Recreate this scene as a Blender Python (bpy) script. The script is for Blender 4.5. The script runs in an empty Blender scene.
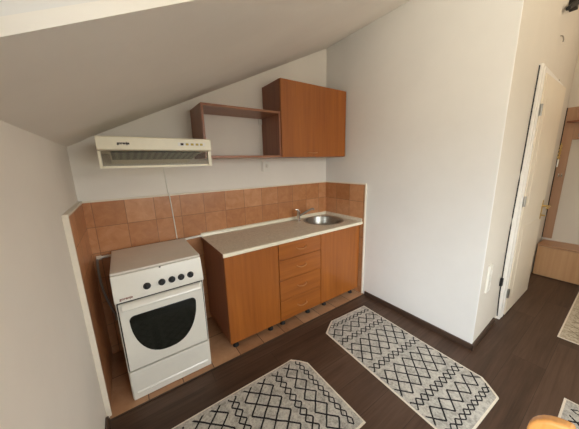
import bpy, bmesh, math, random
from mathutils import Vector, Matrix
random.seed(4)
C = bpy.context.scene.collection
PI = math.pi

# ------------------------------------------------------------ node helpers
class V:
    """value socket with arithmetic, for building procedural materials"""
    def __init__(s, nt, sock): s.nt, s.s = nt, sock
    def op(s, o, b=None, c=None, clamp=False):
        n = s.nt.nodes.new('ShaderNodeMath'); n.operation = o; n.use_clamp = clamp
        for i, a in enumerate((s, b, c)):
            if a is None: continue
            if isinstance(a, V): s.nt.links.new(a.s, n.inputs[i])
            else: n.inputs[i].default_value = a
        return V(s.nt, n.outputs[0])
    def __add__(s, b): return s.op('ADD', b)
    def __sub__(s, b): return s.op('SUBTRACT', b)
    def __mul__(s, b): return s.op('MULTIPLY', b)
    def __truediv__(s, b): return s.op('DIVIDE', b)
    def lt(s, b): return s.op('LESS_THAN', b)
    def gt(s, b): return s.op('GREATER_THAN', b)
    def abs(s): return s.op('ABSOLUTE')
    def tri(s, p): return s.op('PINGPONG', p / 2) / (p / 2)
    def between(s, a, b): return s.gt(a) * s.lt(b)

class Mat:
    def __init__(s, name, rough=.6, spec=.5, metal=0):
        s.m = bpy.data.materials.new(name); s.m.use_nodes = True
        s.nt = s.m.node_tree; s.b = s.nt.nodes['Principled BSDF']
        s.b.inputs['Roughness'].default_value = rough
        s.b.inputs['Metallic'].default_value = metal
        s.b.inputs['Specular IOR Level'].default_value = spec
        s.tc = s.nt.nodes.new('ShaderNodeTexCoord')
    def link(s, a, b): s.nt.links.new(a, b)
    def coord(s, which='Object', scale=(1, 1, 1), rot=(0, 0, 0)):
        n = s.nt.nodes.new('ShaderNodeMapping')
        s.link(s.tc.outputs[which], n.inputs[0])
        n.inputs['Scale'].default_value = scale; n.inputs['Rotation'].default_value = rot
        return n.outputs[0]
    def xyz(s, vec=None):
        n = s.nt.nodes.new('ShaderNodeSeparateXYZ'); s.link(vec or s.tc.outputs['Object'], n.inputs[0])
        return [V(s.nt, o) for o in n.outputs]
    def combine(s, x, y, z):
        n = s.nt.nodes.new('ShaderNodeCombineXYZ')
        for i, a in enumerate((x, y, z)):
            if isinstance(a, V): s.link(a.s, n.inputs[i])
            else: n.inputs[i].default_value = a
        return n.outputs[0]
    def noise(s, vec, scale=5, detail=4, rough=.5, dist=0):
        n = s.nt.nodes.new('ShaderNodeTexNoise'); s.link(vec, n.inputs['Vector'])
        n.inputs['Scale'].default_value = scale; n.inputs['Detail'].default_value = detail
        n.inputs['Roughness'].default_value = rough; n.inputs['Distortion'].default_value = dist
        return V(s.nt, n.outputs[0])
    def ramp(s, fac, stops):
        n = s.nt.nodes.new('ShaderNodeValToRGB'); s.link(fac.s, n.inputs[0])
        e = n.color_ramp.elements
        while len(e) < len(stops): e.new(.5)
        for el, (p, c) in zip(e, stops): el.position = p; el.color = (*c, 1)
        return n.outputs[0]
    def mix(s, fac, a, b):
        n = s.nt.nodes.new('ShaderNodeMix'); n.data_type = 'RGBA'
        s.link(fac.s, n.inputs[0]) if isinstance(fac, V) else setattr(n.inputs[0], 'default_value', fac)
        for i, c in ((6, a), (7, b)):
            if isinstance(c, tuple): n.inputs[i].default_value = (*c, 1)
            else: s.link(c, n.inputs[i])
        return n.outputs[2]
    def color(s, c):
        if isinstance(c, tuple): s.b.inputs['Base Color'].default_value = (*c, 1)
        else: s.link(c, s.b.inputs['Base Color'])
        return s
    def bump(s, h, strength=.2, dist=.002):
        n = s.nt.nodes.new('ShaderNodeBump'); s.link(h.s, n.inputs['Height'])
        n.inputs['Strength'].default_value = strength; n.inputs['Distance'].default_value = dist
        s.link(n.outputs[0], s.b.inputs['Normal']); return s

def plain(name, col, rough=.5, spec=.5, metal=0, var=.04, scale=30):
    m = Mat(name, rough, spec, metal)
    n = m.noise(m.coord(), scale, 3)
    a = tuple(c * (1 - var) for c in col); b = tuple(min(1, c * (1 + var)) for c in col)
    m.color(m.ramp(n, [(.3, a), (.7, b)]))
    return m.m

def wood(name, dark, light, axis=2, rough=.35, scale=1.0, spec=.5):
    m = Mat(name, rough, spec)
    sc = [38 * scale] * 3; sc[axis] = 1.6 * scale
    n1 = m.noise(m.coord(scale=tuple(sc)), 1, 5, .6, .4)
    sc2 = [7 * scale] * 3; sc2[axis] = .5 * scale
    n2 = m.noise(m.coord(scale=tuple(sc2)), 1, 3, .5, 1.2)
    f = n1 * .55 + n2 * .45
    mid = tuple((a + b) / 2 for a, b in zip(dark, light))
    m.color(m.ramp(f, [(.36, dark), (.5, mid), (.64, light)]))
    m.bump(n1, .08, .001)
    return m.m

def plaster(name, col, bump=.25):
    m = Mat(name, .85, .25)
    n = m.noise(m.coord(), 2.2, 4, .6)
    m.color(m.ramp(n, [(.3, tuple(c * .97 for c in col)), (.7, tuple(min(1, c * 1.02) for c in col))]))
    m.bump(m.noise(m.coord(), 9, 6, .65), bump, .006)
    return m.m

def tile_mat(name, ax, pu, pv, ou, ov, cols, grout, gw=.004, rough=.3):
    """square tiles laid over two of the object axes"""
    m = Mat(name, rough, .5)
    xyz = m.xyz(); u = (xyz[ax[0]] - ou) / pu; v = (xyz[ax[1]] - ov) / pv
    fu, fv = u.op('FLOOR'), v.op('FLOOR')
    du = (u - fu - .5).abs() * pu; dv = (v - fv - .5).abs() * pv
    g = (du.gt(pu / 2 - gw / 2)).op('MAXIMUM', dv.gt(pv / 2 - gw / 2))
    wn = m.nt.nodes.new('ShaderNodeTexWhiteNoise'); m.link(m.combine(fu, fv, 3.0), wn.inputs[0])
    r = V(m.nt, wn.outputs[0])
    cloud = m.noise(m.coord(), 14, 5, .6, .6)
    f = r * .35 + cloud * .65
    base = m.ramp(f, [(.25, cols[0]), (.5, cols[1]), (.75, cols[2])])
    m.color(m.mix(g, base, grout))
    m.bump((g * -1.0) + cloud * .15, .5, .002)
    return m.m

# ------------------------------------------------------------ materials
M = {}
M['wall'] = plaster('white_plaster', (.86, .81, .745))
M['wall2'] = plaster('white_plaster_partition', (.81, .797, .777), .12)
M['hallwall'] = plaster('cream_plaster', (.70, .645, .565), .1)
M['ceil'] = plaster('ceiling_plaster', (.88, .84, .78), .3)
M['cab'] = wood('orange_alder_laminate', (.29, .083, .013), (.41, .128, .021), 2)
M['cabx'] = wood('orange_alder_laminate_crosswise', (.29, .083, .013), (.41, .128, .021), 0)
M['side'] = wood('shaded_cabinet_side', (.20, .058, .022), (.27, .085, .034), 2)  # same wood as the fronts, with shade put into a darker colour
M['shelf'] = wood('red_brown_shelf_board', (.29, .115, .055), (.38, .165, .085), 0)
M['shelfv'] = wood('red_brown_shelf_upright', (.24, .085, .04), (.32, .125, .06), 2)
M['white'] = plain('white_enamel', (.80, .77, .70), .22, .5, 0, .01)
M['lid'] = plain('worn_white_lid', (.74, .69, .61), .3, .5, 0, .03, 8)
M['cream'] = plain('cream_hood_metal', (.86, .80, .63), .35, .5, 0, .02)
M['black'] = plain('black_plastic', (.010, .010, .011), .45, .3)
M['dark'] = plain('dark_gap', (.02, .017, .015), .6, .3)
M['glass'] = plain('dark_oven_glass', (.010, .011, .008), .08, .4)
M['steel'] = plain('brushed_steel', (.36, .35, .32), .30, .5, 1, .06, 60)
M['chrome'] = plain('chrome', (.75, .73, .70), .12, .5, 1, .02)
M['hose'] = plain('grey_hose', (.30, .26, .22), .5, .3)
M['brass'] = plain('brass', (.62, .43, .14), .28, .5, 1, .05)
M['bronze'] = plain('satin_bronze_handle', (.50, .22, .08), .35, .5, .2, .03)
M['doorpaint'] = plain('cream_door_paint', (.78, .68, .54), .4, .4, 0, .02, 6)
M['framepaint'] = plain('white_frame_paint', (.86, .82, .76), .35, .4, 0, .02)
M['plastic'] = plain('white_plastic', (.82, .79, .72), .35, .5, 0, .01)
M['skirting'] = wood('dark_skirting', (.045, .025, .017), (.085, .05, .034), 0, .4)
M['skirting2'] = wood('dark_skirting_side', (.045, .025, .017), (.085, .05, .034), 1, .4)
M['beech'] = wood('beech_laminate', (.50, .27, .125), (.62, .37, .19), 2, .4, .6)
M['beechtop'] = wood('brown_cabinet_top', (.40, .21, .11), (.48, .27, .15), 1, .35, .6)
M['beechboard'] = wood('brown_rack_board', (.40, .22, .125), (.50, .30, .18), 2, .4, .6)
M['chair'] = wood('varnished_orange_pine', (.46, .19, .045), (.66, .32, .10), 2, .25, .8)
M['brand'] = plain('dark_printed_lettering', (.05, .04, .035), .5, .3)
M['brandred'] = plain('red_brown_lettering', (.22, .05, .03), .5, .3)
M['amber'] = plain('amber_button', (.55, .42, .08), .4, .4)
M['trim'] = plain('cream_tile_trim', (.82, .74, .62), .5, .3, 0, .03)
M['winframe'] = plain('white_window_frame', (.85, .85, .84), .35, .5, 0, .01)
TC = [(.40, .158, .060), (.51, .225, .094), (.62, .315, .16)]
GR = (.26, .125, .06)
M['tile_back'] = tile_mat('terracotta_tiles_back', (0, 2), .2, .2, .05, .076, TC, GR)
M['tile_side'] = tile_mat('terracotta_tiles_side', (1, 2), .2, .2, 0.0, .076, TC, GR)
M['tile_floor'] = tile_mat('terracotta_floor_tiles', (0, 1), .215, .35, -.01, -.30,
                           [(.36, .175, .085), (.45, .24, .125), (.54, .31, .175)], (.12, .06, .03), .006, .35)

def counter_mat():
    m = Mat('beige_marbled_worktop', .38, .4)
    c = m.noise(m.coord(), 22, 8, .7, 2.0); d = m.noise(m.coord(), 160, 2, .5)
    m.color(m.ramp(c * .7 + d * .3, [(.32, (.52, .45, .35)), (.5, (.68, .605, .49)), (.68, (.80, .73, .61))]))
    return m.m
M['counter'] = counter_mat()
M['edge'] = plain('cream_worktop_edge', (.84, .78, .62), .3, .5, 0, .02)

def floor_mat():
    m = Mat('dark_oak_laminate', .45, .35)
    x, y, z = m.xyz()
    pw = .19; row = (y / pw).op('FLOOR')
    off = (row * .377).op('FRACT') * 1.2
    pl = (x + off) / 1.2; fl = pl.op('FLOOR')
    wn = m.nt.nodes.new('ShaderNodeTexWhiteNoise'); m.link(m.combine(row, fl, 1.0), wn.inputs[0])
    r = V(m.nt, wn.outputs[0])
    grain = m.noise(m.combine(x * 2.2 + r * 9.0, y * 42, r * 5), 1, 6, .65, .6)
    soft = m.noise(m.combine(x * .9 + r * 4.0, y * 6, 0.0), 1.6, 3, .5, .5)
    f = grain * .55 + soft * .3 + r * .15
    col = m.ramp(f, [(.33, (.043, .023, .014)), (.5, (.078, .043, .027)), (.68, (.115, .068, .045))])
    g = ((y / pw - row - .5).abs()).gt(.5 - .0012 / pw).op('MAXIMUM', ((pl - fl - .5).abs()).gt(.4988))
    m.color(m.mix(g, col, (.030, .018, .012)))
    m.bump(grain, .1, .001)
    return m.m
M['floor'] = floor_mat()

def rug_mat(name, base1, base2, line, faint=0.0):
    m = Mat(name, .95, .1)
    x, y, z = m.xyz()
    wob = m.noise(m.coord(), 9, 2, .5)
    wx = x + (wob - .5) * .012; wy = y + (m.noise(m.coord(), 11, 2, .5) - .5) * .012
    s = wx.abs()
    P = .1035
    tu = wy.tri(P); sm = wy.tri(.0565); dm = wy.tri(.052)
    big = (tu - (s - .0555).tri(.1075)).abs().lt(.14) * s.between(.053, .272)
    row = (tu - (s - .378).tri(.100)).abs().lt(.14) * s.between(.376, .480)
    c0 = (sm - (s + .0275).tri(.055)).abs().lt(.24) * s.lt(.0285)
    c1 = (sm - (s - .299).tri(.055)).abs().lt(.24) * s.between(.298, .355)
    c2 = (dm - (s - .4975).tri(.040)).abs().lt(.27) * s.between(.496, .5385)
    L = big.op('MAXIMUM', row).op('MAXIMUM', c0).op('MAXIMUM', c1).op('MAXIMUM', c2)
    L = L * wy.abs().lt(.288)
    wear = m.noise(m.coord(), 120, 3, .6)
    L = L * (wear.gt(.30 + faint)) * (1 - faint * 1.2)
    spk = m.noise(m.coord(), 75, 5, .75); spk2 = m.noise(m.coord(), 16, 4, .6)
    f = spk * .6 + spk2 * .4
    base = m.ramp(f, [(.40, base1), (.56, base2)])
    m.color(m.mix(L, base, line))
    m.bump(m.noise(m.coord(), 300, 2), .4, .003)
    return m.m
M['rug'] = rug_mat('woven_berber_rug', (.29, .275, .25), (.57, .54, .485), (.020, .019, .022))
M['rug2'] = rug_mat('faded_woven_rug', (.36, .30, .22), (.60, .53, .42), (.22, .18, .14), .12)
M['fringe'] = plain('cream_rug_binding', (.76, .69, .58), .9, .1, 0, .06, 60)

def pane_mat():
    m = bpy.data.materials.new('window_pane_glass'); m.use_nodes = True; nt = m.node_tree; nt.nodes.clear()
    o = nt.nodes.new('ShaderNodeOutputMaterial'); mx = nt.nodes.new('ShaderNodeMixShader')
    t = nt.nodes.new('ShaderNodeBsdfTransparent'); g = nt.nodes.new('ShaderNodeBsdfGlossy')
    fr = nt.nodes.new('ShaderNodeFresnel'); fr.inputs[0].default_value = 1.45
    t.inputs[0].default_value = (.96, .98, .97, 1); g.inputs['Roughness'].default_value = .02
    nt.links.new(fr.outputs[0], mx.inputs[0]); nt.links.new(t.outputs[0], mx.inputs[1]); nt.links.new(g.outputs[0], mx.inputs[2])
    nt.links.new(mx.outputs[0], o.inputs[0]); return m
M['pane'] = pane_mat()
def visor_mat():
    m = pane_mat(); m.name = 'tinted_visor_glass'
    for n in m.node_tree.nodes:
        if n.type == 'BSDF_TRANSPARENT': n.inputs[0].default_value = (.80, .80, .76, 1)
        if n.type == 'BSDF_GLOSSY': n.inputs['Roughness'].default_value = .45; n.inputs[0].default_value = (.4, .4, .4, 1)
    return m
M['visor'] = visor_mat()
def mesh_mat():
    m = Mat('grey_green_filter_mesh', .5, .5, .3)
    x, y, z = m.xyz()
    f = ((x * 160).op('SINE') * .5 + .5) * .5 + ((y * 160).op('SINE') * .5 + .5) * .5
    m.color(m.ramp(f, [(.3, (.16, .17, .12)), (.7, (.36, .38, .29))])); return m.m
M['filter'] = mesh_mat()
def lamp_mat():
    m = bpy.data.materials.new('added_lamp_glass'); m.use_nodes = True
    b = m.node_tree.nodes['Principled BSDF']; b.inputs['Base Color'].default_value = (1, .9, .75, 1)
    b.inputs['Emission Color'].default_value = (1, .80, .56, 1); b.inputs['Emission Strength'].default_value = 3
    return m
M['lamp'] = lamp_mat()

# ------------------------------------------------------------ mesh helpers
def bx(bm, x0, x1, y0, y1, z0, z1):
    vs = [bm.verts.new((x, y, z)) for x in (x0, x1) for y in (y0, y1) for z in (z0, z1)]
    for f in ((0, 1, 3, 2), (4, 6, 7, 5), (0, 4, 5, 1), (2, 3, 7, 6), (0, 2, 6, 4), (1, 5, 7, 3)):
        bm.faces.new([vs[i] for i in f])
    return vs
def B(*boxes):
    bm = bmesh.new()
    for b in boxes: bx(bm, *b)
    return bm
def prism(bm, pts, axis, a, b):
    """extrude a 2-D outline along an axis; pts are the two other coordinates in xyz order"""
    def mk(p, t):
        l = list(p); l.insert(axis, t); return bm.verts.new(l)
    lo = [mk(p, a) for p in pts]; hi = [mk(p, b) for p in pts]
    bm.faces.new(lo); bm.faces.new(list(reversed(hi)))
    n = len(pts)
    for i in range(n): bm.faces.new((lo[i], hi[i], hi[(i + 1) % n], lo[(i + 1) % n]))
def P(pts, axis, a, b):
    bm = bmesh.new(); prism(bm, pts, axis, a, b); return bm
def tube(bm, path, r, seg=10):
    path = [Vector(p) for p in path]; rings = []
    up = Vector((0, 0, 1))
    for i, p in enumerate(path):
        d = (path[min(i + 1, len(path) - 1)] - path[max(i - 1, 0)]).normalized()
        s = d.cross(up)
        if s.length < .05: s = d.cross(Vector((1, 0, 0)))
        s.normalize(); t = s.cross(d).normalized()
        rr = r[i] if isinstance(r, (list, tuple)) else r
        rings.append([bm.verts.new(p + s * math.cos(2 * PI * k / seg) * rr + t * math.sin(2 * PI * k / seg) * rr) for k in range(seg)])
    for a, b in zip(rings, rings[1:]):
        for k in range(seg): bm.faces.new((a[k], a[(k + 1) % seg], b[(k + 1) % seg], b[k]))
    bm.faces.new(rings[0]); bm.faces.new(list(reversed(rings[-1])))
def T(path, r, seg=10):
    bm = bmesh.new(); tube(bm, path, r, seg); return bm
def lathe(bm, prof, seg=32, axis=2, c=(0, 0, 0), closed=True):
    rings = []
    for r, h in prof:
        ring = []
        for k in range(seg):
            a = 2 * PI * k / seg; u, v = r * math.cos(a), r * math.sin(a)
            p = (u, v, h) if axis == 2 else ((u, h, v) if axis == 1 else (h, u, v))
            ring.append(bm.verts.new(Vector(p) + Vector(c)))
        rings.append(ring)
    for a, b in zip(rings, rings[1:]):
        for k in range(seg): bm.faces.new((a[k], a[(k + 1) % seg], b[(k + 1) % seg], b[k]))
    if closed: bm.faces.new(rings[0]); bm.faces.new(list(reversed(rings[-1])))
def Lt(prof, **k):
    bm = bmesh.new(); lathe(bm, prof, **k); return bm
def curve(pts, n=8):
    """Catmull-Rom through points"""
    pts = [Vector(p) for p in pts]; q = [pts[0]] + pts + [pts[-1]]; out = []
    for i in range(1, len(q) - 2):
        for j in range(n):
            t = j / n; a, b, c, d = q[i - 1:i + 3]
            out.append(.5 * ((2 * b) + (c - a) * t + (2 * a - 5 * b + 4 * c - d) * t * t + (-a + 3 * b - 3 * c + d) * t ** 3))
    out.append(pts[-1]); return out

def obj(name, bm, mat, parent=None, bevel=0, smooth=False, seg=2):
    bmesh.ops.recalc_face_normals(bm, faces=bm.faces)
    me = bpy.data.meshes.new(name); bm.to_mesh(me); bm.free()
    for m in (mat if isinstance(mat, (list, tuple)) else [mat]): me.materials.append(m)
    o = bpy.data.objects.new(name, me); C.objects.link(o)
    if parent: o.parent = parent
    if bevel:
        md = o.modifiers.new('bevel', 'BEVEL'); md.width = bevel; md.segments = seg; md.limit_method = 'ANGLE'
    if smooth:
        for p in me.polygons: p.use_smooth = True
        try: me.set_sharp_from_angle(angle=math.radians(40))
        except Exception: pass
    return o
def tag(o, label, cat, group=None):
    o['label'] = label; o['category'] = cat
    if group: o['group'] = group
    return o
def thing(name, label, cat, loc=(0, 0, 0), rz=0, group=None):
    o = bpy.data.objects.new(name, None); C.objects.link(o); o.empty_display_size = .1
    o.location = loc; o.rotation_euler = (0, 0, rz); return tag(o, label, cat, group)
def struct(name, bm, mat, parent=None, bevel=0):
    o = obj(name, bm, mat, parent, bevel)
    if parent is None: o['kind'] = 'structure'
    return o
def copy_tree(o, parent=None):
    c = o.copy(); C.objects.link(c); c.parent = parent
    for ch in list(o.children): copy_tree(ch, c)
    return c
FONT = None
def text_mesh(s, h, bold=.0):
    cu = bpy.data.curves.new('lettering', 'FONT'); cu.body = s; cu.size = h; cu.extrude = .0004; cu.offset = bold
    cu.align_x = 'CENTER'; cu.align_y = 'CENTER'
    t = bpy.data.objects.new('tmp', cu); C.objects.link(t)
    dg = bpy.context.evaluated_depsgraph_get(); dg.update()
    me = bpy.data.meshes.new_from_object(t.evaluated_get(dg)); bpy.data.objects.remove(t)
    return me
def text(name, s, h, mat, parent, loc, rot, bold=0, sx=1):
    me = text_mesh(s, h, bold); me.materials.clear(); me.materials.append(mat)
    o = bpy.data.objects.new(name, me); C.objects.link(o); o.parent = parent
    o.location = loc; o.rotation_euler = rot; o.scale = (sx, 1, 1); return o

# ------------------------------------------------------------ dimensions
W = 2.38; L = 1.70; XE = 4.86; YR = -4.3
K = 1.661; SL = .4676                      # knee wall height, roof slope
def zc(x): return K + SL * x
XT = 3.9; ZT = zc(XT)                      # flat top of the attic
DY0, DY1, DZ = -1.62, -3.20, 2.50          # dormer
XD = (DZ - K) / SL

# ------------------------------------------------------------ the room
struct('floor', B((-.2, XE + .1, YR - .1, .1, -.1, 0)), M['floor'])
bm = bmesh.new()                            # left knee wall with the dormer window opening
wy0, wy1, wz0, wz1 = -1.74, -3.10, .40, 1.96
bx(bm, -.22, -.02, wy0, .1, -.1, K + .02); bx(bm, -.22, -.02, YR - .1, wy1, -.1, K + .02)
bx(bm, -.22, -.02, wy1, wy0, -.1, wz0); bx(bm, -.22, -.02, wy1, wy0, wz1, DZ + .1)
bx(bm, -.22, -.02, wy0, DY0 + .1, K + .02, DZ + .1); bx(bm, -.22, -.02, DY1 - .1, wy1, K + .02, DZ + .1)
struct('wall_left', bm, M['wall'])
struct('wall_back', P([(-.2, -.1), (W + .15, -.1), (W + .15, 3.6), (-.2, 3.6)], 1, 0, .12), M['wall'])
struct('wall_partition', B((W, W + .012, -L, .0, -.1, 3.6)), M['wall2'], bevel=.003)
bm = B((-.2, XE + .1, YR - .12, YR, -.1, .9), (-.2, .5, YR - .12, YR, .9, 3.6), (2.5, XE + .1, YR - .12, YR, .9, 3.6), (.5, 2.5, YR - .12, YR, 2.3, 3.6))
struct('wall_rear', bm, M['wall'])
struct('wall_right', B((XE, XE + .12, YR - .1, -1.5, -.1, 3.7)), M['hallwall'])
# door wall runs right from the partition, very slightly skewed
SK = .03
def dw(x, y=0): return (x, -L + SK * (x - W) + y)
p0, p1, p2, p3 = dw(W + .011), dw(XE + .1), dw(XE + .1, .12), dw(W + .011, .12)
struct('wall_hall', P([p0, p1, p2, p3], 2, -.1, 3.7), M['hallwall'], bevel=.006)
# ceiling: sloping roof underside, dormer cheeks and dormer lid
def slope_piece(bm, x0, x1, y0, y1, lo=0, hi=.12):
    prism(bm, [(x0, zc(x0) + lo), (x1, zc(x1) + lo), (x1, zc(x1) + hi), (x0, zc(x0) + hi)], 1, y0, y1)
def lining(bm):
    # inner board of the slope; it stops short of the back wall, leaving a shadow gap that tapers to the right
    st = [(-.2, -.004), (.06, -.004), (.11, -.065), (.6, -.045), (1.2, -.018), (2.0, -.010), (XT, -.008)]
    for (xa, ya), (xb, yb) in zip(st, st[1:]):
        lo = [bm.verts.new((x, y, zc(x) + d)) for d in (0, .0285) for (x, y) in ((xa, DY0 - .004), (xb, DY0 - .004), (xb, yb), (xa, ya))]
        for f in ((0, 1, 2, 3), (4, 7, 6, 5), (0, 4, 5, 1), (2, 6, 7, 3)): bm.faces.new([lo[i] for i in f])
bm = bmesh.new()
slope_piece(bm, -.2, XT, DY0, .12, .03); lining(bm); slope_piece(bm, XD, XT, DY1, DY0); slope_piece(bm, -.2, XT, YR - .1, DY1)
bx(bm, XT - .02, XE + .12, YR - .1, .12, ZT, ZT + .12)
struct('ceiling', bm, M['ceil'])
bm = bmesh.new()
for (a, b) in ((DY0 - .004, DY0 + .10), (DY1 - .10, DY1 + .004)):
    prism(bm, [(-.2, zc(-.2) + .0285), (XD - .06, DZ), (XD - .01, DZ + .01), (-.2, DZ + .01)], 1, a, b)
struct('wall_dormer_cheek', bm, M['wall2'])
struct('ceiling_dormer', B((-.22, XD + .25, DY1 - .1, DY0 + .1, DZ, DZ + .1)), M['ceil'])

# window in the dormer and an unseen one added in the rear wall for more light
def window(name, y0, y1, z0, z1, xw, rot=0, loc=(0, 0, 0)):
    """frame in the local y/z plane"""
    n = bmesh.new(); t = .06
    bx(n, -.03, .03, y0, y1, z0, z0 + t); bx(n, -.03, .03, y0, y1, z1 - t, z1)
    bx(n, -.03, .03, y0, y0 + t, z0 + t, z1 - t); bx(n, -.03, .03, y1 - t, y1, z0 + t, z1 - t)
    ym = (y0 + y1) / 2; bx(n, -.03, .03, ym - .05, ym + .05, z0 + t, z1 - t)
    o = struct(name, n, M['winframe']); o.location = loc; o.rotation_euler = (0, 0, rot)
    for a, b in ((y0 + t, ym - .05), (ym + .05, y1 - t)):
        obj('pane', B((-.004, .004, a, b, z0 + t, z1 - t)), M['pane'], o)
    obj('handle', B((.03, .05, ym - .012, ym + .012, (z0 + z1) / 2 - .06, (z0 + z1) / 2 + .06)), M['winframe'], o)
    return o
window('window_1', wy1, wy0, wz0, wz1, 0, 0, (-.12, 0, 0))
window('window_rear_added', .5, 2.5, .9, 2.3, 0, -PI / 2, (0, YR - .06, 0))

# skirting boards
struct('baseboard_partition', B((W - .016, W + .0, -L - .012, -.66, 0, .05)), M['skirting2'], bevel=.003)
a0, a1, a2, a3 = dw(W - .016, -.014), dw(2.93, -.014), dw(2.93, 0), dw(W - .016, 0)
struct('baseboard_hall', P([a0, a1, a2, a3], 2, 0, .05), M['skirting'], bevel=.003)
struct('baseboard_left', B((-.02, -.004, YR, -.66, 0, .05)), M['skirting2'], bevel=.003)

# tiles: strip on the floor and splashback on three walls
struct('trim_floor_tiles', B((-.004, W, -.65, 0, 0, .008)), M['tile_floor'])
struct('trim_floor_edge', B((-.004, W, -.658, -.65, 0, .009)), M['edge'] if 0 else M['skirting'])
TT = 1.262
struct('trim_tiles_back', B((-.01, W, -.010, 0, 0, TT)), M['tile_back'])
struct('trim_tiles_left', B((-.02, 0, -.61, 0, 0, TT)), M['tile_side'])
struct('trim_tiles_right', B((W - .010, W, -.615, 0, 0, TT)), M['tile_side'])
bm = B((-.02, W, -.016, 0, TT, TT + .014), (-.02, .006, -.622, 0, TT, TT + .014), (W - .016, W, -.627, 0, TT, TT + .014),
       (-.02, .006, -.625, -.61, 0, TT), (W - .016, W, -.630, -.615, 0, TT))
struct('trim_tile_border', bm, M['trim'], bevel=.002)

# ------------------------------------------------------------ base cabinets
YF = -.58
def base_cabinet(name, label, x0, x1, feet, kind):
    w = x1 - x0
    t = thing(name, label, 'cabinet', (x0, 0, .009))
    zb, zt = .067, .819
    s = .018
    body = obj('body', B((0, s, YF + .018, -.03, zb, zt), (w - s, w, YF + .018, -.03, zb, zt), (s, w - s, YF + .018, -.03, zb, zb + s),
                         (s, w - s, YF + .018, YF + .05, zt - .06, zt), (s, w - s, -.036, -.03, zb + s, zt)), M['side'], t, .001)
    for fx in feet:
        for fy in (-.525, -.09):
            obj('foot', Lt([(.014, .069), (.014, .03), (.022, .018), (.026, 0)], seg=16, c=(fx - x0, fy, 0)), M['black'], t, 0, True)
    g = .002
    if kind == 'door':
        obj('door', B((g, w - g, YF, YF + .017, zb, zt - .004)), M['cab'], t, .002)
    else:
        cuts = [zb, .272, .468, .660, zt - .004]
        for a, b in zip(cuts, cuts[1:]):
            d = obj('drawer', B((g, w - g, YF, YF + .017, a + g, b - g)), M['cabx'], t, .002)
            zc_ = (a + b) / 2; xm = w / 2
            obj('handle', T(curve([(xm - .052, YF + .003, zc_ + .008), (xm - .045, YF - .02, zc_ + .003), (xm, YF - .026, zc_ - .006), (xm + .045, YF - .02, zc_ + .003), (xm + .052, YF + .003, zc_ + .008)], 6), .0048, 8), M['bronze'], d, 0, True)
    return t
base_cabinet('base_cabinet', 'orange-brown base cabinet with one plain door, on the left next to the white cooker', .80, 1.282, (.86, 1.20), 'door')
base_cabinet('drawer_cabinet', 'orange-brown base cabinet with four drawers, in the middle of the worktop row', 1.284, 1.772, (1.335, 1.64), 'drawer')
base_cabinet('sink_cabinet', 'orange-brown base cabinet with one plain door, under the sink beside the partition wall', 1.774, 2.345, (1.865, 2.275), 'door')

# worktop with a round cut-out for the sink
SX, SY, SR = 2.09, -.270, .212
wt = thing('worktop', 'long beige marbled worktop with a cream front edge lying over the base cabinets', 'worktop', (0, 0, 0))
bm = bmesh.new()
X0, X1, Y0, Y1, Z0, Z1 = .792, W - .012, -.592, -.012, .830, .860
n = 48
def rect_pt(a):
    dx, dy = math.cos(a), math.sin(a)
    xa, xb, ya, yb = SX - .27, X1, Y0, Y1
    ts = []
    if dx > 1e-6: ts.append((xb - SX) / dx)
    if dx < -1e-6: ts.append((xa - SX) / dx)
    if dy > 1e-6: ts.append((yb - SY) / dy)
    if dy < -1e-6: ts.append((ya - SY) / dy)
    t = min(ts); return (SX + dx * t, SY + dy * t)
angs = sorted([2 * PI * k / n for k in range(n)] + [math.atan2(yy - SY, xx - SX) % (2 * PI) for xx in (SX - .27, X1) for yy in (Y0, Y1)])
for z, fl in ((Z1, False), (Z0, True)):
    inn = [bm.verts.new((SX + SR * math.cos(a), SY + SR * math.sin(a), z)) for a in angs]
    out = [bm.verts.new((*rect_pt(a), z)) for a in angs]
    k = len(angs)
    for i in range(k): bm.faces.new((inn[i], out[i], out[(i + 1) % k], inn[(i + 1) % k]))
    if not fl: ti = inn
    else:
        for i in range(k): bm.faces.new((ti[i], ti[(i + 1) % k], inn[(i + 1) % k], inn[i]))
bx(bm, X0, SX - .27, Y0, Y1, Z0, Z1)
obj('top', bm, M['counter'], wt)
obj('front_edge', P([(Y0, Z0), (Y0, Z1 + .0015), (Y0 - .008, Z1 - .003), (Y0 - .010, Z1 - .012), (Y0 - .010, Z0 + .002), (Y0 - .006, Z0)], 0, X0, X1), M['edge'], wt, .001)
obj('end_edge', B((X0 - .002, X0 + .0005, Y0, Y1, Z0, Z1)), M['side'], wt)
obj('wall_strip', P([(-.010, .8605), (-.032, .8605), (-.026, .885), (-.014, .893), (-.010, .893)], 0, X0, X1), M['edge'], wt, .001)
obj('wall_strip', P([(W - .010, .8605), (W - .032, .8605), (W - .026, .885), (W - .014, .893), (W - .010, .893)], 1, Y0, -.034), M['counter'], wt, .001)

sk = thing('kitchen_sink', 'round stainless steel sink set into the worktop near the partition wall', 'sink', (SX, SY, .86))
prof = [(.229, .001), (.227, .0035), (.214, .0045), (.202, .002), (.197, -.012), (.188, -.07), (.168, -.118), (.140, -.142), (.06, -.150), (.025, -.153), (.0251, -.156), (.07, -.154), (.145, -.146), (.173, -.120), (.191, -.07), (.200, -.012), (.205, .0005)]
obj('bowl', Lt(prof, seg=56, closed=False), M['steel'], sk, 0, True)
obj('drain', Lt([(.03, -.1505), (.03, -.147), (.024, -.1465), (.018, -.150), (.002, -.150)], seg=24), M['chrome'], sk, 0, True)
tp = thing('sink_tap', 'small chrome mixer tap standing on the worktop left of the sink', 'tap', (1.850, -.120, .8605))
obj('body', Lt([(.026, 0), (.026, .006), (.018, .010), (.018, .095), (.020, .098), (.020, .118), (.014, .124), (.004, .125)], seg=24), M['chrome'], tp, 0, True)
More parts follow.
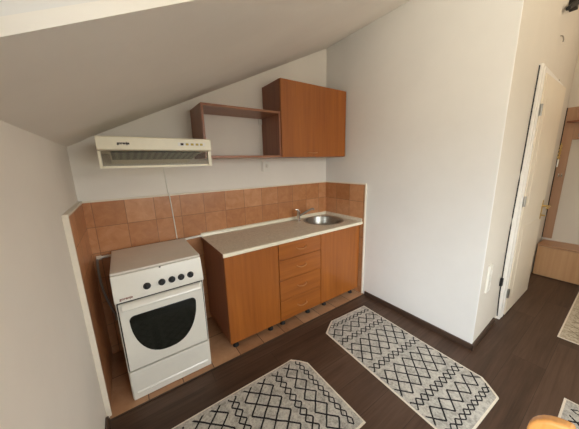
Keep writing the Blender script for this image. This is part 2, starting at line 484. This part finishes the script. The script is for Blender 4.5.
obj('spout', T(curve([(.012, -.002, .062), (.06, -.006, .078), (.13, -.014, .104), (.19, -.022, .122), (.205, -.026, .108)], 6), .0105, 12), M['steel'], tp, 0, True)
obj('lever', T([(0, 0, .122), (-.004, .004, .130), (-.035, .012, .134)], [.008, .007, .005], 10), M['chrome'], tp, 0, True)

# ------------------------------------------------------------ cooker
ck = thing('gas_cooker', 'white freestanding cooker with a closed lid and a half-moon oven window', 'cooker', (.120, -.603, .009))
cw = .515
obj('body', B((0, cw, .02, .553, .0, .845)), M['white'], ck, .004)
obj('lid', B((-.002, cw + .004, .045, .553, .860, .878)), M['lid'], ck, .005, seg=3)
obj('hob_rim', B((0, cw, .022, .553, .846, .860)), M['white'], ck, .003)
cp = obj('control_panel', P([(.045, .865), (.022, .868), (-.008, .725), (-.008, .705), (.022, .700), (.045, .700)], 0, -.001, cw + .001), M['white'], ck, .004, seg=3)
obj('lid_catch', B((.255, .265, .020, .028, .856, .867)), M['black'], ck)
nrm = Vector((0, -.143, .030)).normalized()
knob = None
for kx in (.178, .262, .321, .378, .437):
    if knob is None:
        bm = Lt([(.021, -.004), (.021, .004), (.017, .008), (.016, .022), (.013, .024)], seg=24, axis=1)
        for v in bm.verts: v.co.y = -v.co.y
        bx(bm, -.003, .003, -.028, -.022, -.014, .014)
        knob = k_ = obj('knob', bm, M['black'], ck, .0008, True)
    else:
        k_ = knob.copy(); C.objects.link(k_)
    k_.location = (kx - .003, .0015, .766); k_.rotation_euler = (-math.atan2(.030, .143), 0, 0)
text('lettering', 'gorenje', .020, M['brandred'], ck, (.060, -.0100, .728), (PI / 2 - .2, 0, 0), .0004, 1.1)
# oven door with the D shaped window
dr = obj('oven_door', B((.012, cw - .012, .0, .022, .222, .690)), M['white'], ck, .005, seg=3)
obj('door_gap', B((.006, cw - .006, .012, .021, .216, .698)), M['dark'], ck)
pts = []
cx_, hw_, zt_, zb_ = .252, .197, .596, .288
r_ = .03
for k in range(6):
    a = PI / 2 - k / 5 * PI / 2; pts.append((cx_ + hw_ - r_ + r_ * math.cos(a), zt_ - r_ + r_ * math.sin(a)))
for k in range(1, 24):
    a = -PI * k / 24; pts.append((cx_ + hw_ * math.copysign(abs(math.cos(a)) ** .85, math.cos(a)), zt_ - r_ + (zt_ - r_ - zb_) * math.sin(a)))
for k in range(6):
    a = PI - k / 5 * PI / 2; pts.append((cx_ - hw_ + r_ + r_ * math.cos(a), zt_ - r_ + r_ * math.sin(a)))
obj('oven_window', P(pts, 1, -.0035, .004), M['glass'], dr, .0015)
obj('door_handle', P([(.0, .690), (-.012, .684), (-.026, .668), (-.030, .656), (-.022, .650), (-.010, .660), (.0, .650)], 0, .03, cw - .03), M['white'], dr, .003, seg=3)
st = obj('storage_drawer', B((.006, cw - .006, 0, .022, .002, .210)), M['white'], ck, .005, seg=3)
obj('grip_lip', P([(.0, .062), (-.006, .052), (-.006, .044), (.0, .040)], 0, .03, cw - .03), M['white'], st, .002)

# ------------------------------------------------------------ extractor hood
hd = thing('extractor_hood', 'flat cream extractor hood on the wall above the white cooker', 'extractor hood', (.165, 0, 1.60))
hw = .642
obj('body', P([(-.012, .0), (-.495, .004), (-.505, .010), (-.505, .078), (-.497, .084), (-.012, .092)], 0, 0, hw), M['cream'], hd, .003)
obj('filter_housing', P([(-.012, .0), (-.455, .0), (-.012, -.066)], 0, .05, hw - .06), M['cream'], hd, .002)
obj('filter_grille', P([(-.450, -.0020), (-.20, -.0385), (-.20, -.0425), (-.452, -.0055)], 0, .06, hw - .07), M['filter'], hd)
vz = obj('visor', B((.016, hw - .028, -.496, -.492, -.085, .0)), M['visor'], hd)
obj('visor_arm', P([(-.502, 0), (-.482, 0), (-.478, -.098), (-.500, -.098)], 0, 0, .014), M['cream'], vz, .002)
obj('visor_arm', P([(-.502, 0), (-.482, 0), (-.478, -.098), (-.500, -.098)], 0, hw - .026, hw - .004), M['cream'], vz, .002)
obj('visor_rim', B((.010, hw - .02, -.499, -.489, -.098, -.086)), M['cream'], vz, .001)
text('lettering', 'gorenje', .019, M['brand'], hd, (.128, -.5058, .044), (PI / 2, 0, 0), .0012, 1.05)
cs = obj('control_strip', B((.425, .600, -.5070, -.503, .034, .056)), M['plastic'], hd, .001)
for i, x in enumerate((.450, .482, .514, .546, .574)):
    obj('button', B((x - .009, x + .009, -.5105, -.506, .038, .052)), M['brand'] if i == 0 else M['amber'], cs, .001)

cb = obj('power_cord', T(curve([(.555, -.012, 1.535), (.558, -.006, 1.42), (.566, -.006, 1.30), (.570, -.018, 1.27), (.580, -.014, 1.10), (.588, -.014, .90), (.589, -.014, .882)], 6), .0042, 8), M['plastic'], None, 0, True)
tag(cb, 'thin white power cord running down the wall from the hood to behind the cooker', 'cord')

pipe = thing('gas_pipe', 'white gas pipe with a hanging hose on the tiled wall behind the cooker', 'pipe', (.02, -.026, .845))
obj('pipe', T([(.010, 0, 0), (.30, 0, .005), (.769, 0, .027)], .010, 10), M['plastic'], pipe, 0, True)
obj('elbow', T([(.002, 0, 0), (.032, 0, .001)], .017, 12), M['trim'], pipe, 0, True)
obj('hose', T(curve([(.006, -.008, -.005), (.002, -.034, -.085), (.010, -.074, -.225), (.040, -.124, -.345), (.064, -.174, -.405), (.066, -.214, -.425)], 6), .008, 10), M['hose'], pipe, 0, True)

# ------------------------------------------------------------ wall units
wc = thing('wall_cabinet', 'orange-brown wall cabinet with a closed front, hung at the right above the sink', 'cabinet', (1.517, 0, 1.562))
cwid, ch = .842, .678
obj('body', B((0, .018, -.312, -.0, 0, ch), (cwid - .018, cwid, -.312, 0, 0, ch), (.018, cwid - .018, -.312, 0, 0, .018), (.018, cwid - .018, -.312, 0, ch - .018, ch), (.018, cwid - .018, -.006, 0, .018, ch - .018)), M['side'], wc, .001)
d = obj('door', B((.001, cwid - .001, -.331, -.3135, .004, ch)), M['cab'], wc, .002)
obj('handle', T(curve([(.30, -.332, .045), (.305, -.346, .042), (.36, -.350, .040), (.415, -.346, .042), (.42, -.332, .045)], 5), .004, 8), M['bronze'], d, 0, True)

sh = thing('open_shelf', 'open-fronted red-brown wall shelf box, empty, between the hood and wall cabinet', 'shelf', (.812, 0, 1.562))
sw, shh = .702, .402
obj('side_panel', B((0, .018, -.322, 0, 0, shh)), M['shelfv'], sh, .001)
obj('side_panel', B((sw - .018, sw, -.322, 0, 0, shh)), M['shelfv'], sh, .001)
obj('top_board', B((.018, sw - .018, -.322, 0, shh - .018, shh)), M['shelf'], sh, .001)
obj('bottom_board', B((.018, sw - .018, -.322, 0, 0, .018)), M['shelf'], sh, .001)
obj('hanging_bracket', B((sw - .055, sw - .020, -.016, -.0, shh - .075, shh - .022)), M['plastic'], sh, .003)

ot = thing('wall_socket', 'small white wall socket under the open shelf, above the tiles', 'socket', (1.482, 0, 1.425))
obj('plate', B((0, .082, -.012, 0, 0, .105)), M['plastic'], ot, .004)
obj('insert', Lt([(.022, .0), (.022, -.0135), (.018, -.0145)], seg=20, axis=1, c=(.043, 0, .060)), M['lid'], ot, 0, True)
for s in (-.008, .008):
    obj('pin_hole', Lt([(.0032, -.012), (.0032, -.0152)], seg=10, axis=1, c=(.043, 0, .060 + s)), M['dark'], ot)
tag(obj('wall_cable', T([(1.468, -.005, 1.945), (1.468, -.005, 1.60), (1.470, -.005, 1.43)], .0042, 8), M['plastic'], None, 0, True), 'thin white cable running down inside the open shelf to the wall socket', 'cable')

# ------------------------------------------------------------ rugs
def rug(name, label, group, loc, rz, mat, cut=None, hl=.595, hw=.325, curl=()):
    t = thing(name, label, 'rug', loc, rz, group)
    NX, NY = 96, 52
    def make(hx, hy, z0, z1, border):
        bm = bmesh.new(); g = {}
        for i in range(NX + 1):
            for j in range(NY + 1):
                x = -hx + 2 * hx * i / NX; y = -hy + 2 * hy * j / NY
                z = z1 + .0012 * math.sin(7 * x + 2) * math.sin(5 * y)
                # cut corner: pull points behind the chamfer line onto it
                for (sx, sy, cx, cy, lift) in curl:
                    px, py = sx * x, sy * y
                    s = (px - (hx - cx)) / cx + (py - (hy - cy)) / cy - 1
                    if s > 0:
                        px -= s * cx * .5; py -= s * cy * .5; x, y = sx * px, sy * py
                        z += lift * min(1, s * 1.5)
                    elif s > -.6: z += lift * (s + .6) / .6 * .6
                g[i, j] = bm.verts.new((x, y, z))
        for i in range(NX):
            for j in range(NY):
                bm.faces.new((g[i, j], g[i + 1, j], g[i + 1, j + 1], g[i, j + 1]))
        bmesh.ops.recalc_face_normals(bm, faces=bm.faces)
        ge = bm.edges[:]; edge = [e for e in ge if e.is_boundary]
        r = bmesh.ops.extrude_edge_only(bm, edges=edge)
        for v in [v for v in r['geom'] if isinstance(v, bmesh.types.BMVert)]: v.co.z = z0 + max(0, v.co.z - z1 - .002)
        return bm
    obj('pile', make(hl - .011, hw - .011, .001, .0075, 0), mat, t)
    obj('binding', make(hl, hw, .0005, .0048, 1), M['fringe'], t)
    return t
RG = 'patterned runners in the kitchen'
rug('runner_rug', 'grey and cream runner with dark diamond lines lying along the white partition wall', RG, (1.853, -1.370, 0), PI / 2 - .052, M['rug'], hw=.305, hl=.588,
    curl=((1, 1, .10, .15, .004), (-1, -1, .12, .09, .004)))
rug('runner_rug', 'grey and cream runner with dark diamond lines on the floor before the cooker', RG, (.652, -1.245, 0), 0, M['rug'], hl=.583, hw=.32,
    curl=((1, 1, .085, .10, .004),))
rug('runner_rug', 'grey and cream runner corner with dark zigzag at the bottom right picture corner', RG, (1.775, -2.530, 0), 0, M['rug'])
rug('hall_rug', 'pale faded beige rug on the hall floor at the right picture edge', None, (3.72, -2.40, 0), 0, M['rug2'], hl=.60, hw=.33)

# ------------------------------------------------------------ hall door
ang = math.atan(SK)
door = bpy.data.objects.new('door_1', None); C.objects.link(door); door['kind'] = 'structure'
door.location = (*dw(3.02), 0); door.rotation_euler = (0, 0, ang)
fw = .100; DH = 2.205; LW = .80
obj('frame', B((.0, fw * .55, -.030, .02, 0, DH), (fw * .55, fw, -.034, .02, 0, DH - .02),
               (fw + LW + .01, fw + LW + .11, -.030, .02, 0, DH), (fw, fw + LW + .01, -.030, -.0, DH - .045, DH)), M['framepaint'], door, .004)
leaf = obj('leaf', B((0, LW, -.040, 0, .012, DH - .055)), M['doorpaint'], door, .004)
leaf.location = (fw + .004, -.002, 0); leaf.rotation_euler = (0, 0, -math.radians(1.9))
for (a, b, c, e) in ((.12, LW - .12, .18, .88), (.12, LW - .12, 1.06, 1.98)):
    obj('panel', B((a, b, -.043, -.038, c, e)), M['doorpaint'], leaf, .003)
for z in (.20, 1.08, 1.83):
    h_ = obj('hinge', Lt([(.009, 0), (.009, .09)], seg=12, c=(fw - .006, -.044, z)), M['steel'], door, 0, True)
obj('lock_plate', B((LW - .085, LW - .045, -.045, -.040, .86, 1.06)), M['brass'], leaf, .002)
hn = obj('lever_handle', T(curve([(LW - .065, -.042, 1.0), (LW - .065, -.09, 1.0), (LW - .085, -.095, 1.0), (LW - .18, -.095, .995)], 5), .009, 10), M['brass'], leaf, 0, True)
obj('key', T([(LW - .065, -.042, .90), (LW - .065, -.075, .90)], .007, 8), M['brass'], leaf, 0, True)
tag(obj('frame_gap_shadow', T([(x, y, z) for x, y, z in curve([(3.005, -1.692, .04), (2.955, -1.694, .30), (2.945, -1.694, .80), (2.975, -1.693, 1.4), (3.005, -1.692, 2.19)], 8)], .0045, 8), M['black'], None, 0, True),
    'thin dark strip for the gap shadow running up the wall along the left side of the hall door frame', 'cable')  # black tube standing for the shadow in the gap beside the frame
cl = thing('dark_fitting', 'small dark clip low down beside the hall door frame', 'fitting', (2.945, -1.693, .40))  # small block standing for a dark spot beside the frame
obj('fitting', B((-.016, .012, -.012, .006, -.03, .045)), M['black'], cl, .003)

ds = thing('double_socket', 'tall cream double wall socket low on the end of the white partition', 'socket', (*dw(2.50), .455), ang)
obj('plate', B((0, .085, -.014, 0, 0, .225)), M['plastic'], ds, .004)
for z in (.062, .172):
    o = obj('insert', Lt([(.036, .0), (.036, -.0155), (.030, -.0165), (.028, -.010)], seg=24, axis=1, c=(.0425, 0, z)), M['lid'], ds, 0, True)

kc = thing('key_chain', 'brass key chain with a white tag hanging at the right edge of the hall door', 'key chain', (3.86, -1.772, 1.43))
for i in range(9):
    a = i % 2
    bm = bmesh.new(); m4 = Matrix.Translation((0, 0, .05 + i * .017)) @ Matrix.Rotation(PI / 2 * a, 4, 'Z')
    ring = [m4 @ Vector((.008 * math.cos(2 * PI * k / 10), 0, .012 * math.sin(2 * PI * k / 10))) for k in range(11)]
    tube(bm, ring, .003, 6); obj('link', bm, M['brass'], kc, 0, True)
obj('tag', B((-.016, .016, -.003, .003, -.03, .045)), M['plastic'], kc, .002)

# ------------------------------------------------------------ coat rack and shoe cabinet on the end wall
cr = thing('coat_rack', 'brown wall coat rack with a top panel and hooks, above the shoe cabinet', 'coat rack', (XE, -1.634, 0))
obj('side_board', B((-.022, 0, -.085, 0, .44, 2.08)), M['beechboard'], cr, .003)
obj('edge_shadow', B((-.026, 0, .0005, .010, .44, 2.08)), M['dark'], cr, .001)  # dark strip standing for the shadow along the rack's left edge
obj('top_panel', B((-.022, 0, -1.0, -.086, 1.70, 2.08)), M['beechboard'], cr, .003)
obj('hat_rail', B((-.07, -.022, -1.0, -.02, 1.90, 1.92)), M['side'], cr, .002)
for y, z in ((-.14, 1.745), (-.30, 1.745), (-.46, 1.745), (-.62, 1.745), (-.04, 1.27), (-.065, 1.27)):
    hk = obj('hook', T(curve([(-.018, y, z), (-.05, y, z - .02), (-.075, y, z - .01), (-.08, y, z + .025)], 5), .006, 8), M['chrome'], cr, 0, True)
sc = thing('shoe_cabinet', 'low beech shoe cabinet on the hall floor below the coat rack', 'cabinet', (4.53, -1.648, 0))
obj('body', B((0.02, XE - 4.53 - .002, -.40, 0, 0, .392)), M['beech'], sc, .002)
obj('top', B((-.004, XE - 4.53 - .002, -.404, .004, .392, .412)), M['beechtop'], sc, .003)
obj('front', B((0, .019, -.398, -.002, .012, .388)), M['beech'], sc, .002)

# dark fixture and small cord hook high on the hall wall
fx = thing('wall_bracket', 'dark metal bracket high on the hall wall at the top right picture corner', 'bracket', (3.56, -1.668, 2.72))
obj('arm', T([(-.02, -.03, .0), (.16, -.035, .085), (.42, -.06, .20)], [.016, .022, .026], 10), M['dark'], fx, 0, True)
obj('wall_plate', B((.20, .30, -.04, .012, .08, .16)), M['dark'], fx, .003)
wh = thing('wall_hook', 'tiny bent metal hook on the cream wall above the hall door', 'hook', (3.66, -1.664, 2.53))
obj('hook', T(curve([(0, .008, .03), (-.006, -.012, .02), (.002, -.020, -.005), (.014, -.018, -.022)], 5), .005, 8), M['hose'], wh, 0, True)
nl = tag(obj('nail', Lt([(.004, 0.004), (.004, -.012), (.009, -.013), (.009, -.016)], seg=12, axis=1, c=(3.88, -1.655, 2.225)), M['dark'], None), 'small dark nail in the wall just above the hall door corner', 'nail')

# ------------------------------------------------------------ chair in the foreground
chn = thing('dining_chair', 'varnished orange wooden chair, only its rounded backrest top showing at the bottom edge', 'chair', (1.05, -2.392, 0))
pts = []
w2, zt, zbk, r = .20, .868, .60, .075
for a in range(9):
    t = a / 8 * PI / 2; pts.append((w2 - r + r * math.cos(t), zt - r + r * math.sin(t)))
pts += [((w2 - r) * math.cos(PI * k / 16), zt - .075 * math.sin(PI * k / 16) ** .6) for k in range(1, 16)]
pts += [(-p[0], p[1]) for p in reversed(pts[:9])]
pts += [(-w2 + .02, zbk), (w2 - .02, zbk)]
obj('backrest', P(pts, 0, -.005, .025), M['chair'], chn, .008, seg=3)
obj('seat', B((.03, .42, -.20, .20, .440, .465)), M['chair'], chn, .012, seg=3)
for y in (-.165, .165):
    obj('leg', T([(.02, y, 0.0), (.045, y, .44), (.022, y, .64)], [.015, .018, .014], 12), M['chair'], chn, 0, True)
    obj('leg', T([(.41, y * 1.05, .009), (.385, y, .442)], [.013, .019], 12), M['chair'], chn, 0, True)
    obj('stretcher', T([(.03, y, .20), (.40, y, .20)], .009, 8), M['chair'], chn, 0, True)

# ceiling lamp added to light the hall (behind the picture's right edge)
lm = thing('ceiling_lamp_added', 'added round frosted ceiling lamp above the hall, out of view', 'lamp', (3.9, -3.0, ZT))
obj('mount', Lt([(.10, 0), (.10, -.02), (.08, -.03)], seg=32), M['white'], lm, 0, True)
obj('shade', Lt([(.08, -.03), (.15, -.06), (.16, -.10), (.12, -.15), (.04, -.17)], seg=32), M['lamp'], lm, 0, True)

# ------------------------------------------------------------ light
sc_ = bpy.context.scene
w = bpy.data.worlds.new('overcast_sky'); sc_.world = w; w.use_nodes = True
nt = w.node_tree; bg = nt.nodes['Background']; bg.inputs[1].default_value = 7.0
tcw = nt.nodes.new('ShaderNodeTexCoord'); sx_ = nt.nodes.new('ShaderNodeSeparateXYZ'); nt.links.new(tcw.outputs['Generated'], sx_.inputs[0])
rw = nt.nodes.new('ShaderNodeValToRGB'); mr = nt.nodes.new('ShaderNodeMapRange')
mr.inputs[1].default_value = -1.0; mr.inputs[2].default_value = 1.0
nt.links.new(sx_.outputs[2], mr.inputs[0]); nt.links.new(mr.outputs[0], rw.inputs[0]); nt.links.new(rw.outputs[0], bg.inputs[0])
e = rw.color_ramp.elements
e[0].position = 0; e[0].color = (1.9, 1.68, 1.38, 1); e[1].position = .30; e[1].color = (1.35, 1.18, .96, 1)
for p_, c_ in ((.41, (.34, .29, .235)), (.50, (.50, .46, .41)), (.57, (.96, .98, 1.0)), (1.0, (1.24, 1.31, 1.42))):
    en = e.new(p_); en.color = (*c_, 1)

def portal(name, loc, rot, sx, sy):
    l = bpy.data.lights.new(name, 'AREA'); l.shape = 'RECTANGLE'; l.size = sx; l.size_y = sy; l.cycles.is_portal = True
    o = bpy.data.objects.new(name, l); C.objects.link(o); o.location = loc; o.rotation_euler = rot
portal('window_daylight', (-.24, (wy0 + wy1) / 2, (wz0 + wz1) / 2), (0, -PI / 2, 0), wz1 - wz0, wy0 - wy1)
portal('added_window_daylight', (1.5, YR - .14, 1.6), (PI / 2, 0, 0), 2.0, 1.4)  # portal of the added rear window
pl = bpy.data.lights.new('hall_light_added', 'POINT'); pl.energy = 8; pl.color = (1, .84, .66); pl.shadow_soft_size = .15  # light of the added hall lamp
po = bpy.data.objects.new('hall_light_added', pl); C.objects.link(po); po.location = (3.9, -3.0, ZT - .35)

# ------------------------------------------------------------ camera
cam = bpy.data.cameras.new('camera'); co = bpy.data.objects.new('camera', cam); C.objects.link(co)
cam.sensor_width = 36; cam.lens = 240.995 * 36 / 579; cam.clip_start = .02
y, p, r = math.radians(34.5634), math.radians(-11.9017), math.radians(-1.5061)
F = Vector((math.sin(y) * math.cos(p), math.cos(y) * math.cos(p), math.sin(p)))
R = Vector((math.cos(y), -math.sin(y), 0)); U = R.cross(F)
R2 = R * math.cos(r) + U * math.sin(r); U2 = -R * math.sin(r) + U * math.cos(r)
m3 = Matrix((R2, U2, -F)).transposed()
co.matrix_world = Matrix.Translation((.2509, -2.2607, 1.5018)) @ m3.to_4x4()
sc_.camera = co
vs = sc_.view_settings
vs.view_transform = 'Standard'; vs.look = 'None'; vs.gamma = 1; vs.use_curve_mapping = False; vs.exposure = 0.80
